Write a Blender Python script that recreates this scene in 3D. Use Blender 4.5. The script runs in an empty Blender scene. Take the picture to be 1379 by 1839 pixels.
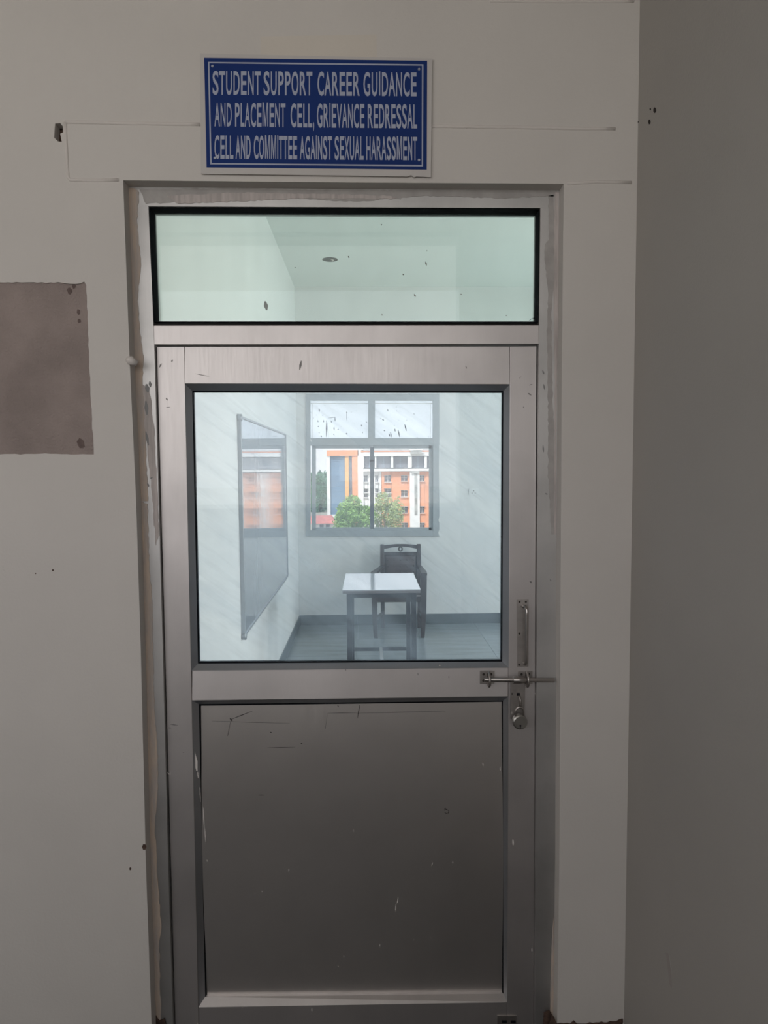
import bpy, bmesh, math, random
from mathutils import Vector, Matrix
from mathutils.geometry import tessellate_polygon

SC = bpy.context.scene
COL = SC.collection
random.seed(7)

# ------------------------------------------------------------------ camera
CAM = Vector((0, -1.95, 1.63))
FPX = 1261.0
_p, _y, _r = math.radians(-3.6744), math.radians(1.3191), math.radians(-0.4043)
FW = Vector((math.sin(_y)*math.cos(_p), math.cos(_y)*math.cos(_p), math.sin(_p)))
_r0 = Vector((math.cos(_y), -math.sin(_y), 0))
_u0 = _r0.cross(FW)
RI = _r0*math.cos(_r) + _u0*math.sin(_r)
UP = _u0*math.cos(_r) - _r0*math.sin(_r)
cd = bpy.data.cameras.new('camera')
cam = bpy.data.objects.new('camera', cd)
COL.objects.link(cam)
cam.matrix_world = Matrix(((RI.x, UP.x, -FW.x, CAM.x), (RI.y, UP.y, -FW.y, CAM.y),
                           (RI.z, UP.z, -FW.z, CAM.z), (0, 0, 0, 1)))
cd.sensor_fit = 'VERTICAL'
cd.sensor_height = 36.0
cd.lens = FPX/1839*36.0
cd.clip_end = 2000
SC.camera = cam

# ------------------------------------------------------------------ world, sun, daylight, exposure
world = bpy.data.worlds.new('overcast_sky')
SC.world = world
world.use_nodes = True
wn = world.node_tree
bgn = wn.nodes['Background']
tc = wn.nodes.new('ShaderNodeTexCoord'); sp = wn.nodes.new('ShaderNodeSeparateXYZ')
rp = wn.nodes.new('ShaderNodeValToRGB')
rp.color_ramp.elements[0].position = 0.0; rp.color_ramp.elements[0].color = (0.95, 0.93, 0.95, 1)
rp.color_ramp.elements[1].position = 0.6; rp.color_ramp.elements[1].color = (0.84, 0.92, 1.0, 1)
wn.links.new(tc.outputs['Generated'], sp.inputs[0]); wn.links.new(sp.outputs['Z'], rp.inputs[0])
wn.links.new(rp.outputs[0], bgn.inputs[0])
SKY = 1.35
bgn.inputs[1].default_value = SKY

sd = bpy.data.lights.new('sun', 'SUN'); sd.energy = 4.5; sd.angle = math.radians(6); sd.color = (1, 0.96, 0.9)
sun = bpy.data.objects.new('sun', sd); COL.objects.link(sun)
sun.rotation_euler = Vector((-0.35, -0.62, 0.9)).to_track_quat('Z', 'Y').to_euler()

def area(name, loc, sx, sy, rot, power, color):
    d = bpy.data.lights.new(name, 'AREA'); d.shape = 'RECTANGLE'; d.size = sx; d.size_y = sy
    d.energy = power; d.color = color
    o = bpy.data.objects.new(name, d); COL.objects.link(o); o.location = loc; o.rotation_euler = rot
    return o
# added lamps brightening the room from behind two unseen right-wall windows
area('room_fill', (3.75, 1.55, 1.55), 1.3, 1.5, (0, math.radians(90), 0), 70, (1.0, 0.93, 0.86))
area('room_fill', (3.75, 3.9, 1.55), 1.3, 1.5, (0, math.radians(90), 0), 50, (0.86, 0.97, 1.0))
# daylight through the open side of the corridor
area('daylight_corridor', (-2.33, -3.66, 2.37), 6.12, 2.08, (math.radians(90), 0, 0), 43, (1.0, 0.955, 0.93))

SC.view_settings.view_transform = 'Standard'
SC.view_settings.look = 'None'
SC.view_settings.exposure = 0.0
SC.view_settings.gamma = 1.0
SC.view_settings.use_curve_mapping = False

# ------------------------------------------------------------------ helpers
def at(px, py, y):
    """point of the plane y seen at a pixel of the 1379x1839 frame"""
    d = RI*(px-689.5) + UP*(919.5-py) + FW*FPX
    return CAM + d*((y-CAM.y)/d.y)
def atx(px, py, x):
    d = RI*(px-689.5) + UP*(919.5-py) + FW*FPX
    return CAM + d*((x-CAM.x)/d.x)
def atz(px, py, z):
    d = RI*(px-689.5) + UP*(919.5-py) + FW*FPX
    return CAM + d*((z-CAM.z)/d.z)

def mat(name, col, rough=0.6, metal=0.0, noise=0.0, nscale=8.0, bump=0.0, bscale=60.0, spec=0.5,
        stretch=(1, 1, 1), col2=None):
    m = bpy.data.materials.new(name); m.use_nodes = True
    nt = m.node_tree; b = nt.nodes['Principled BSDF']
    b.inputs['Roughness'].default_value = rough
    b.inputs['Metallic'].default_value = metal
    b.inputs['Specular IOR Level'].default_value = spec
    b.inputs['Base Color'].default_value = (*col, 1)
    t = nt.nodes.new('ShaderNodeTexCoord'); mp = nt.nodes.new('ShaderNodeMapping')
    mp.inputs['Scale'].default_value = stretch
    nt.links.new(t.outputs['Object'], mp.inputs[0])
    if noise > 0 or col2:
        n = nt.nodes.new('ShaderNodeTexNoise'); n.inputs['Scale'].default_value = nscale
        n.inputs['Detail'].default_value = 5
        nt.links.new(mp.outputs[0], n.inputs[0])
        r = nt.nodes.new('ShaderNodeValToRGB')
        r.color_ramp.elements[0].position = 0.35; r.color_ramp.elements[1].position = 0.65
        c2 = col2 or tuple(c*(1-noise) for c in col)
        r.color_ramp.elements[0].color = (*c2, 1); r.color_ramp.elements[1].color = (*col, 1)
        nt.links.new(n.outputs[0], r.inputs[0]); nt.links.new(r.outputs[0], b.inputs['Base Color'])
    if bump > 0:
        n2 = nt.nodes.new('ShaderNodeTexNoise'); n2.inputs['Scale'].default_value = bscale
        n2.inputs['Detail'].default_value = 6
        nt.links.new(mp.outputs[0], n2.inputs[0])
        bp = nt.nodes.new('ShaderNodeBump'); bp.inputs['Strength'].default_value = bump
        bp.inputs['Distance'].default_value = 0.003
        nt.links.new(n2.outputs[0], bp.inputs['Height']); nt.links.new(bp.outputs[0], b.inputs['Normal'])
    return m

def mesh_obj(name, verts, faces, m, parent=None, smooth=False):
    me = bpy.data.meshes.new(name); me.from_pydata([tuple(v) for v in verts], [], faces); me.update()
    bm = bmesh.new(); bm.from_mesh(me); bmesh.ops.recalc_face_normals(bm, faces=bm.faces)
    bm.to_mesh(me); bm.free()
    me.materials.append(m)
    if smooth:
        for p in me.polygons: p.use_smooth = True
    o = bpy.data.objects.new(name, me); COL.objects.link(o)
    if parent: attach(o, parent)
    return o
def attach(o, parent):
    o.parent = parent
    o.matrix_parent_inverse = Matrix.Translation(parent.location).inverted() if parent.type == 'EMPTY' else Matrix.Identity(4)
HEX = [(0, 1, 2, 3), (7, 6, 5, 4), (0, 4, 5, 1), (1, 5, 6, 2), (2, 6, 7, 3), (3, 7, 4, 0)]
class MB:
    def __init__(s): s.v = []; s.f = []
    def raw(s, v, f):
        n = len(s.v); s.v += [Vector(a) for a in v]; s.f += [tuple(i+n for i in q) for q in f]; return s
    def hexa(s, a, b): return s.raw(list(a)+list(b), HEX)
    def box(s, x0, x1, y0, y1, z0, z1):
        return s.hexa([(x0, y0, z0), (x1, y0, z0), (x1, y0, z1), (x0, y0, z1)],
                      [(x0, y1, z0), (x1, y1, z0), (x1, y1, z1), (x0, y1, z1)])
    def quad(s, pts, y0, y1):
        """px corners (4) seen on plane y0, pushed straight back to y1"""
        a = [at(p[0], p[1], y0) for p in pts]
        return s.hexa(a, [Vector((p.x, y1, p.z)) for p in a])
    def tube(s, pts, r, n=10, cap=True):
        pts = [Vector(p) for p in pts]; rs = r if isinstance(r, (list, tuple)) else [r]*len(pts)
        rings = []; prev = None
        for i, p in enumerate(pts):
            t = (pts[min(i+1, len(pts)-1)]-pts[max(i-1, 0)]).normalized()
            if prev is None:
                a = Vector((0, 0, 1)) if abs(t.z) < 0.9 else Vector((1, 0, 0))
                u = t.cross(a).normalized()
            else:
                u = (prev-t*prev.dot(t)).normalized()
            prev = u; w = t.cross(u)
            rings.append([p+(u*math.cos(2*math.pi*k/n)+w*math.sin(2*math.pi*k/n))*rs[i] for k in range(n)])
        v = [q for r_ in rings for q in r_]; f = []
        for i in range(len(rings)-1):
            for k in range(n):
                f.append((i*n+k, i*n+(k+1) % n, (i+1)*n+(k+1) % n, (i+1)*n+k))
        if cap: f += [tuple(range(n)), tuple((len(rings)-1)*n+k for k in range(n))]
        return s.raw(v, f)
    def build(s, name, m, parent=None, smooth=False, bevel=0):
        o = mesh_obj(name, s.v, s.f, m, parent, smooth)
        if bevel:
            b = o.modifiers.new('bevel', 'BEVEL'); b.width = bevel; b.segments = 2; b.limit_method = 'ANGLE'
        return o
def empty(name, loc, label=None, cat=None, kind=None, group=None):
    o = bpy.data.objects.new(name, None); COL.objects.link(o); o.location = loc; o.empty_display_size = 0.1
    tag(o, label, cat, kind, group); return o
def tag(o, label=None, cat=None, kind=None, group=None):
    if label: o['label'] = label
    if cat: o['category'] = cat
    if kind: o['kind'] = kind
    if group: o['group'] = group
    return o
def plate(name, outline, y, thick, m, parent=None):
    """flat irregular polygon (world x,z pairs) standing on the wall plane y, thick towards the viewer"""
    n = len(outline)
    v = [(a, y-thick, b) for a, b in outline]+[(a, y, b) for a, b in outline]
    tri = tessellate_polygon([[Vector((a, 0, b)) for a, b in outline]])
    f = [tuple(t) for t in tri]+[(i, (i+1) % n, (i+1) % n+n, i+n) for i in range(n)]
    f += [tuple(i+n for i in t) for t in tri]
    return mesh_obj(name, v, f, m, parent)
def pxo(pts, y): return [(at(a, b, y).x, at(a, b, y).z) for a, b in pts]
def jag(pts, amp, step, closed_end=False):
    """roughen a polyline of px points"""
    out = []
    for i in range(len(pts)-1):
        a, b = Vector(pts[i]), Vector(pts[i+1]); n = max(1, int((b-a).length/step))
        nrm = Vector((-(b-a).y, (b-a).x)).normalized()
        for k in range(n):
            q = a.lerp(b, k/n)+(nrm*random.uniform(-amp, amp) if 0 < k else Vector((0, 0)))
            out.append((q.x, q.y))
    out.append(tuple(pts[-1]))
    return out

# ------------------------------------------------------------------ materials
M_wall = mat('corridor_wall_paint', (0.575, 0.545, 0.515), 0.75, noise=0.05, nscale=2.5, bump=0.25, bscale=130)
M_wallr = mat('shaded_wall_paint', (0.39, 0.37, 0.345), 0.8, noise=0.07, nscale=1.6, bump=0.25, bscale=130)  # wall paint darkened: the side wall's dimmer light is in the colour
M_ridge = mat('plaster_ridge_paint', (0.60, 0.56, 0.53), 0.75, bump=0.4, bscale=90)
M_edge = mat('plaster_reveal', (0.50, 0.47, 0.445), 0.85, noise=0.2, nscale=14, bump=0.5, bscale=60)
M_cement = mat('bare_cement', (0.31, 0.255, 0.235), 0.95, noise=0.22, nscale=7, bump=1.0, bscale=160)
M_dark = mat('recess_shade', (0.03, 0.022, 0.018), 0.95, noise=0.5, nscale=60)  # near-black standing in for the shade inside small holes
M_dirt = mat('brown_dirt', (0.10, 0.06, 0.045), 0.95, noise=0.5, nscale=70, bump=0.6)
M_room = mat('room_wall_paint', (0.80, 0.82, 0.82), 0.6, noise=0.06, nscale=1.5, stretch=(1, 1, 0.3))
M_ceil = mat('room_ceiling_paint', (0.82, 0.86, 0.84), 0.8)
M_slate = mat('slate_tile', (0.24, 0.28, 0.30), 0.22, noise=0.25, nscale=4, stretch=(0.4, 3, 1))
M_grout = mat('tile_grout', (0.33, 0.36, 0.37), 0.9)
M_cfloor = mat('corridor_floor', (0.045, 0.042, 0.04), 0.5, noise=0.2, nscale=3)
M_gasket = mat('black_rubber', (0.006, 0.007, 0.010), 0.9, spec=0.1)
M_screw = mat('screw_dark', (0.06, 0.055, 0.05), 0.45, 0.7)
M_steel = mat('brushed_steel', (0.48, 0.45, 0.43), 0.3, 1.0, noise=0.15, nscale=30)
M_steel2 = mat('steel_plate', (0.46, 0.43, 0.41), 0.42, 1.0, noise=0.2, nscale=25)
M_smear_tan = mat('plaster_smear_tan', (0.52, 0.42, 0.34), 0.9, noise=0.25, nscale=30, bump=0.7, stretch=(3, 1, 0.4), col2=(0.42, 0.37, 0.34))
M_smear_grey = mat('plaster_smear_grey', (0.40, 0.38, 0.365), 0.9, noise=0.15, nscale=25, bump=0.5)
M_smear_pink = mat('plaster_smear_pale', (0.52, 0.47, 0.45), 0.85, noise=0.25, nscale=30, bump=0.5, stretch=(3, 1, 0.3))
M_paintdot = mat('white_paint_spot', (0.62, 0.58, 0.55), 0.7)
M_scratch = mat('dark_scratch', (0.05, 0.045, 0.042), 0.7)

def alu(name, c, rough, smudge):
    m = bpy.data.materials.new(name); m.use_nodes = True; nt = m.node_tree; b = nt.nodes['Principled BSDF']
    b.inputs['Metallic'].default_value = 1.0
    t = nt.nodes.new('ShaderNodeTexCoord')
    def nz(scale, st):
        mp = nt.nodes.new('ShaderNodeMapping'); mp.inputs['Scale'].default_value = st
        n = nt.nodes.new('ShaderNodeTexNoise'); n.inputs['Scale'].default_value = scale; n.inputs['Detail'].default_value = 6
        nt.links.new(t.outputs['Object'], mp.inputs[0]); nt.links.new(mp.outputs[0], n.inputs[0]); return n
    n1 = nz(5, (1, 1, 1)); n2 = nz(60, (6, 1, 0.25))
    r = nt.nodes.new('ShaderNodeValToRGB'); r.color_ramp.elements[0].position = 0.3; r.color_ramp.elements[1].position = 0.6
    r.color_ramp.elements[0].color = (*[x*(1-smudge) for x in c], 1); r.color_ramp.elements[1].color = (*c, 1)
    nt.links.new(n1.outputs[0], r.inputs[0]); nt.links.new(r.outputs[0], b.inputs['Base Color'])
    mr = nt.nodes.new('ShaderNodeMapRange'); mr.inputs[3].default_value = rough-0.05; mr.inputs[4].default_value = rough+0.06
    nt.links.new(n2.outputs[0], mr.inputs[0]); nt.links.new(mr.outputs[0], b.inputs['Roughness'])
    return m
M_alu = alu('anodised_aluminium', (0.57, 0.54, 0.53), 0.50, 0.12)
M_frame = alu('weathered_aluminium', (0.52, 0.51, 0.50), 0.52, 0.2)
M_panel = alu('aluminium_sheet', (0.70, 0.665, 0.64), 0.37, 0.06)
M_bead = alu('aluminium_bead', (0.50, 0.52, 0.55), 0.42, 0.1)

def glass(name, tint, d0, d1, streak=True, haze=(0.8, 0.9, 1.0)):
    """clear pane with a thin film of dust and wipe marks"""
    m = bpy.data.materials.new(name); m.use_nodes = True; nt = m.node_tree
    nt.nodes.remove(nt.nodes['Principled BSDF']); out = nt.nodes['Material Output']
    tr = nt.nodes.new('ShaderNodeBsdfTransparent'); tr.inputs[0].default_value = (*tint, 1)
    gl = nt.nodes.new('ShaderNodeBsdfGlossy'); gl.inputs['Roughness'].default_value = 0.01
    fr = nt.nodes.new('ShaderNodeFresnel'); fr.inputs[0].default_value = 1.5
    m1 = nt.nodes.new('ShaderNodeMixShader'); nt.links.new(fr.outputs[0], m1.inputs[0])
    nt.links.new(tr.outputs[0], m1.inputs[1]); nt.links.new(gl.outputs[0], m1.inputs[2])
    df = nt.nodes.new('ShaderNodeBsdfDiffuse'); tl = nt.nodes.new('ShaderNodeBsdfTranslucent')
    df.inputs[0].default_value = (*haze, 1); tl.inputs[0].default_value = (*haze, 1)
    m2 = nt.nodes.new('ShaderNodeMixShader'); m2.inputs[0].default_value = 0.65
    nt.links.new(df.outputs[0], m2.inputs[1]); nt.links.new(tl.outputs[0], m2.inputs[2])
    t = nt.nodes.new('ShaderNodeTexCoord')
    vr = nt.nodes.new('ShaderNodeVectorRotate'); vr.rotation_type = 'Y_AXIS'
    vr.inputs['Angle'].default_value = math.radians(-38) if streak else 0
    nt.links.new(t.outputs['Object'], vr.inputs['Vector'])
    def layer(sc, noise_sc, lo, hi, dist):
        mp_ = nt.nodes.new('ShaderNodeMapping'); mp_.inputs['Scale'].default_value = sc
        n_ = nt.nodes.new('ShaderNodeTexNoise'); n_.inputs['Scale'].default_value = noise_sc; n_.inputs['Detail'].default_value = 7
        n_.inputs['Distortion'].default_value = dist
        q_ = nt.nodes.new('ShaderNodeMapRange'); q_.inputs[1].default_value = lo; q_.inputs[2].default_value = hi
        nt.links.new(vr.outputs[0], mp_.inputs[0]); nt.links.new(mp_.outputs[0], n_.inputs[0]); nt.links.new(n_.outputs[0], q_.inputs[0])
        return q_
    la = layer((1.4, 1, 5) if streak else (2, 1, 2), 2.0, 0.35, 0.7, 0.9)
    lb = layer((1.5, 1, 22), 2.6, 0.52, 0.75, 0.5)
    ad = nt.nodes.new('ShaderNodeMath'); ad.operation = 'MULTIPLY_ADD'; ad.inputs[1].default_value = 0.55 if streak else 0.2
    nt.links.new(lb.outputs[0], ad.inputs[0]); nt.links.new(la.outputs[0], ad.inputs[2])
    mr = nt.nodes.new('ShaderNodeMapRange'); mr.inputs[3].default_value = d0; mr.inputs[4].default_value = d1; mr.clamp = False
    nt.links.new(ad.outputs[0], mr.inputs[0])
    m3 = nt.nodes.new('ShaderNodeMixShader'); nt.links.new(mr.outputs[0], m3.inputs[0])
    nt.links.new(m1.outputs[0], m3.inputs[1]); nt.links.new(m2.outputs[0], m3.inputs[2])
    nt.links.new(m3.outputs[0], out.inputs[0])
    return m
M_glass = glass('dusty_door_glass', (0.955, 0.985, 1.0), 0.06, 0.20, haze=(0.72, 0.86, 1.0))
M_tglass = glass('dusty_transom_glass', (0.85, 0.90, 0.875), 0.03, 0.07, False, (0.8, 0.95, 0.9))
M_wglass = glass('window_glass', (0.985, 0.99, 0.99), 0.03, 0.07, False, (0.95, 0.95, 1.0))

# ------------------------------------------------------------------ dimensions
XR = 0.741      # corridor side wall
YW = 0.23       # wall thickness
XL = -0.718     # room left wall
YB = 5.25       # room back wall
ZC = 3.44       # ceilings
XRR = 3.6       # room right wall
YC = -3.44      # open side of the corridor
ZF = -0.08      # corridor floor, a step below the room floor

# ------------------------------------------------------------------ corridor wall with the door opening
OPEN = pxo([(221, 323.5), (232.5, 640), (244.4, 900), (252.6, 1160), (262, 1555), (273, 1860), (1000, 1860),
            (1004.4, 1550), (1006.6, 1060), (1009, 640), (1012.3, 330), (620, 327.5)], 0)
PATCH = pxo(jag([(-420, 512), (-8, 507), (75, 507), (112, 508), (135, 510), (151, 506), (155, 512)], 1.2, 7)[:-1]
            + jag([(155, 512), (158, 600), (161, 670), (168.5, 816)], 0.8, 9)[:-1]
            + jag([(168.5, 816), (90, 815), (0, 816), (-420, 816)], 0.9, 9), 0)
HOLE = pxo([(99, 222), (108, 221), (113, 227), (113, 238), (108, 240), (111, 255), (104, 254), (97, 247), (98, 232)], 0)
def wall_face(y, outer, holes):
    """sheet in the plane y with holes"""
    loops = [[Vector((a, 0, b)) for a, b in outer]]+[[Vector((a, 0, b)) for a, b in h] for h in holes]
    flat = [(p.x, y, p.z) for l in loops for p in l]
    return flat, [tuple(t) for t in tessellate_polygon(loops)]
b = MB()
# door opening cuts the lower edge of the wall, so the outline walks round it
OPs = OPEN[:]
ol = [(-6.0, ZF), (-6.0, ZC), (XR, ZC), (XR, ZF), (OPs[6][0], ZF), OPs[7], OPs[8], OPs[9], OPs[10], OPs[11],
      OPs[0], OPs[1], OPs[2], OPs[3], OPs[4], (OPs[5][0], ZF)]
v, f = wall_face(0, ol, [PATCH, HOLE]); b.raw(v, f)
v, f = wall_face(YW, ol, []); b.raw(v, f)
door_loop = ol[4:]
for i in range(len(door_loop)-1):
    (a0, c0), (a1, c1) = door_loop[i], door_loop[i+1]
    b.raw([(a0, 0, c0), (a1, 0, c1), (a1, YW, c1), (a0, YW, c0)], [(0, 1, 2, 3)])
for lp, dp in ((PATCH, 0.006), (HOLE, 0.05)):
    for i in range(len(lp)):
        (a0, c0), (a1, c1) = lp[i], lp[(i+1) % len(lp)]
        b.raw([(a0, 0, c0), (a1, 0, c1), (a1, dp, c1), (a0, dp, c0)], [(0, 1, 2, 3)])
wf = b.build('wall_front', M_wall); tag(wf, kind='structure')
v, f = wall_face(0.005, PATCH, []); tag(mesh_obj('cement_patch', v, f, M_cement, wf), 'square of bare brown cement left unpainted')
v, f = wall_face(0.03, HOLE, []); tag(mesh_obj('broken_hole', v, f, M_dirt, wf), 'small broken hole in the plaster')
hh = pxo([(102, 223), (110, 222), (112, 230), (104, 231)], 0.02)
plate('hole_shade', hh, 0.03, 0.002, M_dark, wf)  # dark plate paints the shade deep in the hole
# blotches on the cement
for cx, cy, r in ((143, 576, 3.5), (141, 560, 4), (146, 796, 8), (125, 523, 5), (133, 514, 4)):
    o = pxo([(cx+r*math.cos(k*0.7)*random.uniform(0.6, 1.1), cy+1.3*r*math.sin(k*0.7)*random.uniform(0.6, 1.1)) for k in range(9)], 0.005)
    plate('cement_blotch', o, 0.005, 0.0008, mat('damp_blotch', (0.15, 0.11, 0.10), 0.95, noise=0.3, nscale=60) if cx == 143 else bpy.data.materials['damp_blotch'], wf)
# raised chased lines of filled plaster
def ridge(pts, w=3.4):
    P = [at(a, c, 0) for a, c in jag(pts, 0.5, 22)]
    for p in P: p.y = 0.0021
    MB().tube(P, 0.0045+w/6470, 12).build('plaster_ridge', M_ridge, wf, True)
ridge([(117, 219.5), (240, 222), (360, 223.5)]); ridge([(776, 227), (900, 228.5), (1046, 231), (1105, 231.5)])
ridge([(117, 219.5), (119.5, 270), (122, 318), (126, 323), (180, 324), (213, 323)], 2.8)
ridge([(1018, 330), (1070, 326.5), (1134, 327.5)], 2.6)
o = pxo([(468, 66), (560, 64), (676, 62), (677, 100), (676, 108), (468, 108)], 0)
plate('repair_patch', o, 0, 0.0008, mat('repair_paint', (0.585, 0.54, 0.485), 0.8, noise=0.04, nscale=4, bump=0.3, bscale=110), wf)
ridge([(880, 1.5), (1000, 3), (1138, 2)], 2.4)
# knob of plaster on the left edge of the opening
p = at(237, 650, 0)
b = MB(); b.tube([(p.x-0.012, -0.002, p.z+0.008), (p.x-0.004, -0.004, p.z+0.004), (p.x+0.012, 0.004, p.z-0.004)], [0.007, 0.0125, 0.008], 12)
b.build('plaster_lump', M_ridge, wf, True)
for a, c, r in ((259, 1521, 4), (234, 1560, 2), (95, 1024, 1.5), (226, 222, 1.5), (838, 229, 1.5), (64, 1030, 1)):
    o = pxo([(a+r*math.cos(k*1.05), c+1.4*r*math.sin(k*1.05)) for k in range(6)], 0)
    plate('wall_pock', o, 0, 0.0006, M_dirt, wf)
# broken plaster along the foot of the wall
o = pxo(jag([(984, 1850), (990, 1820), (1000, 1838), (1024, 1838), (1030, 1832), (1036, 1838), (1070, 1836), (1100, 1834), (1118, 1829), (1121, 1885), (984, 1885)], 1.5, 5), 0)
plate('broken_plaster', o, 0, 0.003, M_dirt, wf)
# wall above eye level on the room side is the same mesh (back face)

# side wall of the corridor (right)
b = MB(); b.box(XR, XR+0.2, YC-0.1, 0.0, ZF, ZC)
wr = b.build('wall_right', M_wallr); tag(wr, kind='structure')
for a, c, w, h in ((1176, 198, 2.4, 5), (1166.5, 219, 2, 4.5), (1168, 196, 1, 2), (1146.6, 219, 0.8, 1.5)):
    P = [atx(a+w*math.cos(k*0.9), c+h*math.sin(k*0.9), XR) for k in range(7)]
    v = [(XR-0.001, q.y, q.z) for q in P]+[(XR, q.y, q.z) for q in P]
    mesh_obj('drill_hole', v, [tuple(range(7))]+[(i, (i+1) % 7, (i+1) % 7+7, i+7) for i in range(7)], M_dark, wr)
P = [atx(a, c, XR) for a, c in ((1196, 1710), (1201, 1712), (1206, 1745), (1207, 1775), (1203, 1770), (1199, 1738))]
v = [(XR-0.0006, q.y, q.z) for q in P]+[(XR, q.y, q.z) for q in P]
mesh_obj('rub_mark', v, [tuple(range(6))]+[(i, (i+1) % 6, (i+1) % 6+6, i+6) for i in range(6)],
         mat('grime', (0.36, 0.33, 0.31), 0.9), wr)
# parapet side of the corridor: open to the sky above the parapet
b = MB(); b.box(-6.2, XR, YC-0.15, YC, ZF, 1.31); b.box(-6.2, XR, YC-0.15, YC, 3.41, ZC)
b.box(-6.2, -5.4, YC-0.15, YC, 1.31, 3.41)
tag(b.build('wall_parapet', M_wall), kind='structure')
b = MB(); b.box(-6.2, -6.0, YC, 0.0, ZF, ZC); tag(b.build('wall_left', M_wall), kind='structure')
b = MB(); b.box(-6.2, XR+0.2, YC-1.6, 0.13, -0.3, ZF); tag(b.build('floor', M_cfloor), kind='structure')
b = MB(); b.box(-6.2, XR+0.2, YC-1.8, 0.0, ZC, ZC+0.2); tag(b.build('ceiling', M_wall), kind='structure')  # carried past the parapet as an added overhang that keeps the sun out

# ------------------------------------------------------------------ door frame and leaf
YF, YL, YG = 0.045, 0.060, 0.084
door = empty('door_1', (0, YL, 0), kind='structure')
def Q(name, pts, y0, y1, m, bevel=0.001, parent=door):
    return MB().quad(pts, y0, y1).build(name, m, parent, bevel=bevel)
XO0, XO1 = -0.675, 0.57
def jamb(name, inner, xo, left):
    ins = [at(a, c, YF) for a, c in inner]; ins[-1].z = ZF
    b = MB()
    for i in range(len(ins)-1):
        p, q = ins[i], ins[i+1]
        b.hexa([(xo, YF, q.z), (q.x, YF, q.z), (p.x, YF, p.z), (xo, YF, p.z)],
               [(xo, 0.12, q.z), (q.x, 0.12, q.z), (p.x, 0.12, p.z), (xo, 0.12, p.z)])
    return b.build(name, M_frame, door)
ztop = at(600, 327, 0).z
jl = jamb('frame_jamb', [(266.4, 370.5), (275.2, 578), (276.9, 620), (284.8, 900), (292, 1160), (301.8, 1555), (311, 1850)], XO0+0.006, True)
jr = jamb('frame_jamb', [(970.2, 373.8), (967.8, 579), (967.6, 618), (964.5, 1060), (962, 1550), (960.8, 1850)], XO1-0.01, False)
a, c = at(266.4, 370.5, YF), at(970.2, 373.8, YF)
b = MB(); b.hexa([(XO0+0.006, YF, a.z), a, c, (XO1-0.01, YF, c.z)][:1]+[(a.x, YF, a.z), (c.x, YF, c.z)][:0]+
                 [(XO1-0.01, YF, c.z), (XO1-0.01, YF, ztop+0.01), (XO0+0.006, YF, ztop+0.01)],
                 [(XO0+0.006, 0.12, a.z), (XO1-0.01, 0.12, c.z), (XO1-0.01, 0.12, ztop+0.01), (XO0+0.006, 0.12, ztop+0.01)])
b.build('frame_head', M_frame, door)
Q('transom_bar', [(276.8, 618.8), (967.8, 617.6), (967.8, 584), (275.6, 584.5)], YF, 0.115, M_alu)
# bead under the transom glass, sloping back
A = [at(275.6, 584.5, YF), at(967.8, 584, YF), at(967.5, 578.5, YG-0.004), at(275.2, 578.5, YG-0.004)]
MB().hexa(A, [Vector((p.x, 0.1, p.z)) for p in A]).build('transom_bead', M_alu, door)
def gasket(o, i, y0, y1, name='gasket'):
    """black rubber frame between two px loops TL,TR,BR,BL"""
    b = MB()
    for k in range(4):
        q = (k+1) % 4
        pa, pb = at(*o[k], y0), at(*o[q], y0); pc, pd = at(*i[q], y1), at(*i[k], y1)
        b.hexa([pa, pb, pc, pd], [Vector((w.x, 0.098, w.z)) for w in (pa, pb, pc, pd)])
    return b.build(name, M_gasket, door)
gasket([(268.4, 372.8), (968.6, 375.8), (966.2, 579), (276.6, 578)], [(276.8, 382.4), (962.6, 383.2), (960.8, 577.3), (283.4, 577.2)], YF+0.001, YG)
pa = [at(262, 365, YG+0.003), at(974, 366, YG+0.003), at(970, 584, YG+0.003), at(270, 584, YG+0.003)]
tp = MB().hexa(pa, [Vector((p.x, p.y+0.004, p.z)) for p in pa]).build('transom_pane', M_tglass, door)
# leaf
BO = [(331, 689), (915.5, 690.5), (913.4, 1199), (343.5, 1204.6)]           # glazing opening
BI = [(345, 702), (904, 702.5), (901.8, 1188), (355.5, 1191.8)]             # bead inner edge
PO = [(344.5, 1258.5), (912.6, 1251.3), (910.5, 1799.5), (356.8, 1808.5)]
PI_ = [(357, 1264.5), (903, 1258.5), (904, 1784.5), (368.5, 1790)]
zb = at(600, 1850, YL).z
def LQ(name, tl, tr, br, bl, m=M_alu): return Q(name, [bl, br, tr, tl], YL, YL+0.042, m, 0.0012)
sl = LQ('stile', (281, 622.5), (330.8, 622.5), (357.6, 1868), (315.3, 1868))
sr = LQ('stile', (915.8, 622), (963.6, 621.5), (958, 1868), (910.2, 1868))
LQ('top_rail', (331.2, 622.5), (915.4, 622), (915.4, 690.5), (331.2, 689))
A = [at(*p, YL) for p in ((344.6, 1258.5), (912.4, 1251.3), (913.2, 1199), (343.6, 1204.6))]
for p in A[2:]: p.y += 0.006
MB().hexa(A, [Vector((p.x, YL+0.042, p.z)) for p in A]).build('mid_rail', M_alu, door, bevel=0.0012)
LQ('bottom_rail', (356.9, 1808.5), (910.3, 1799.5), (910.2, 1868), (357.8, 1868))
for (o_, i_, mm, yy) in ((BO, BI, M_bead, 0.078), (PO, PI_, M_bead, 0.079)):
    for k in range(4):
        q = (k+1) % 4
        A = [at(*o_[k], YL), at(*o_[q], YL), at(*i_[q], yy), at(*i_[k], yy)]
        Bk = [Vector((p.x, 0.096, p.z)) for p in A]
        MB().hexa(A, Bk).build('glazing_bead', M_alu if (o_ is PO and k == 2) else mm, door)  # lower panel's bottom bead gets paler metal for the light on its top
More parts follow.
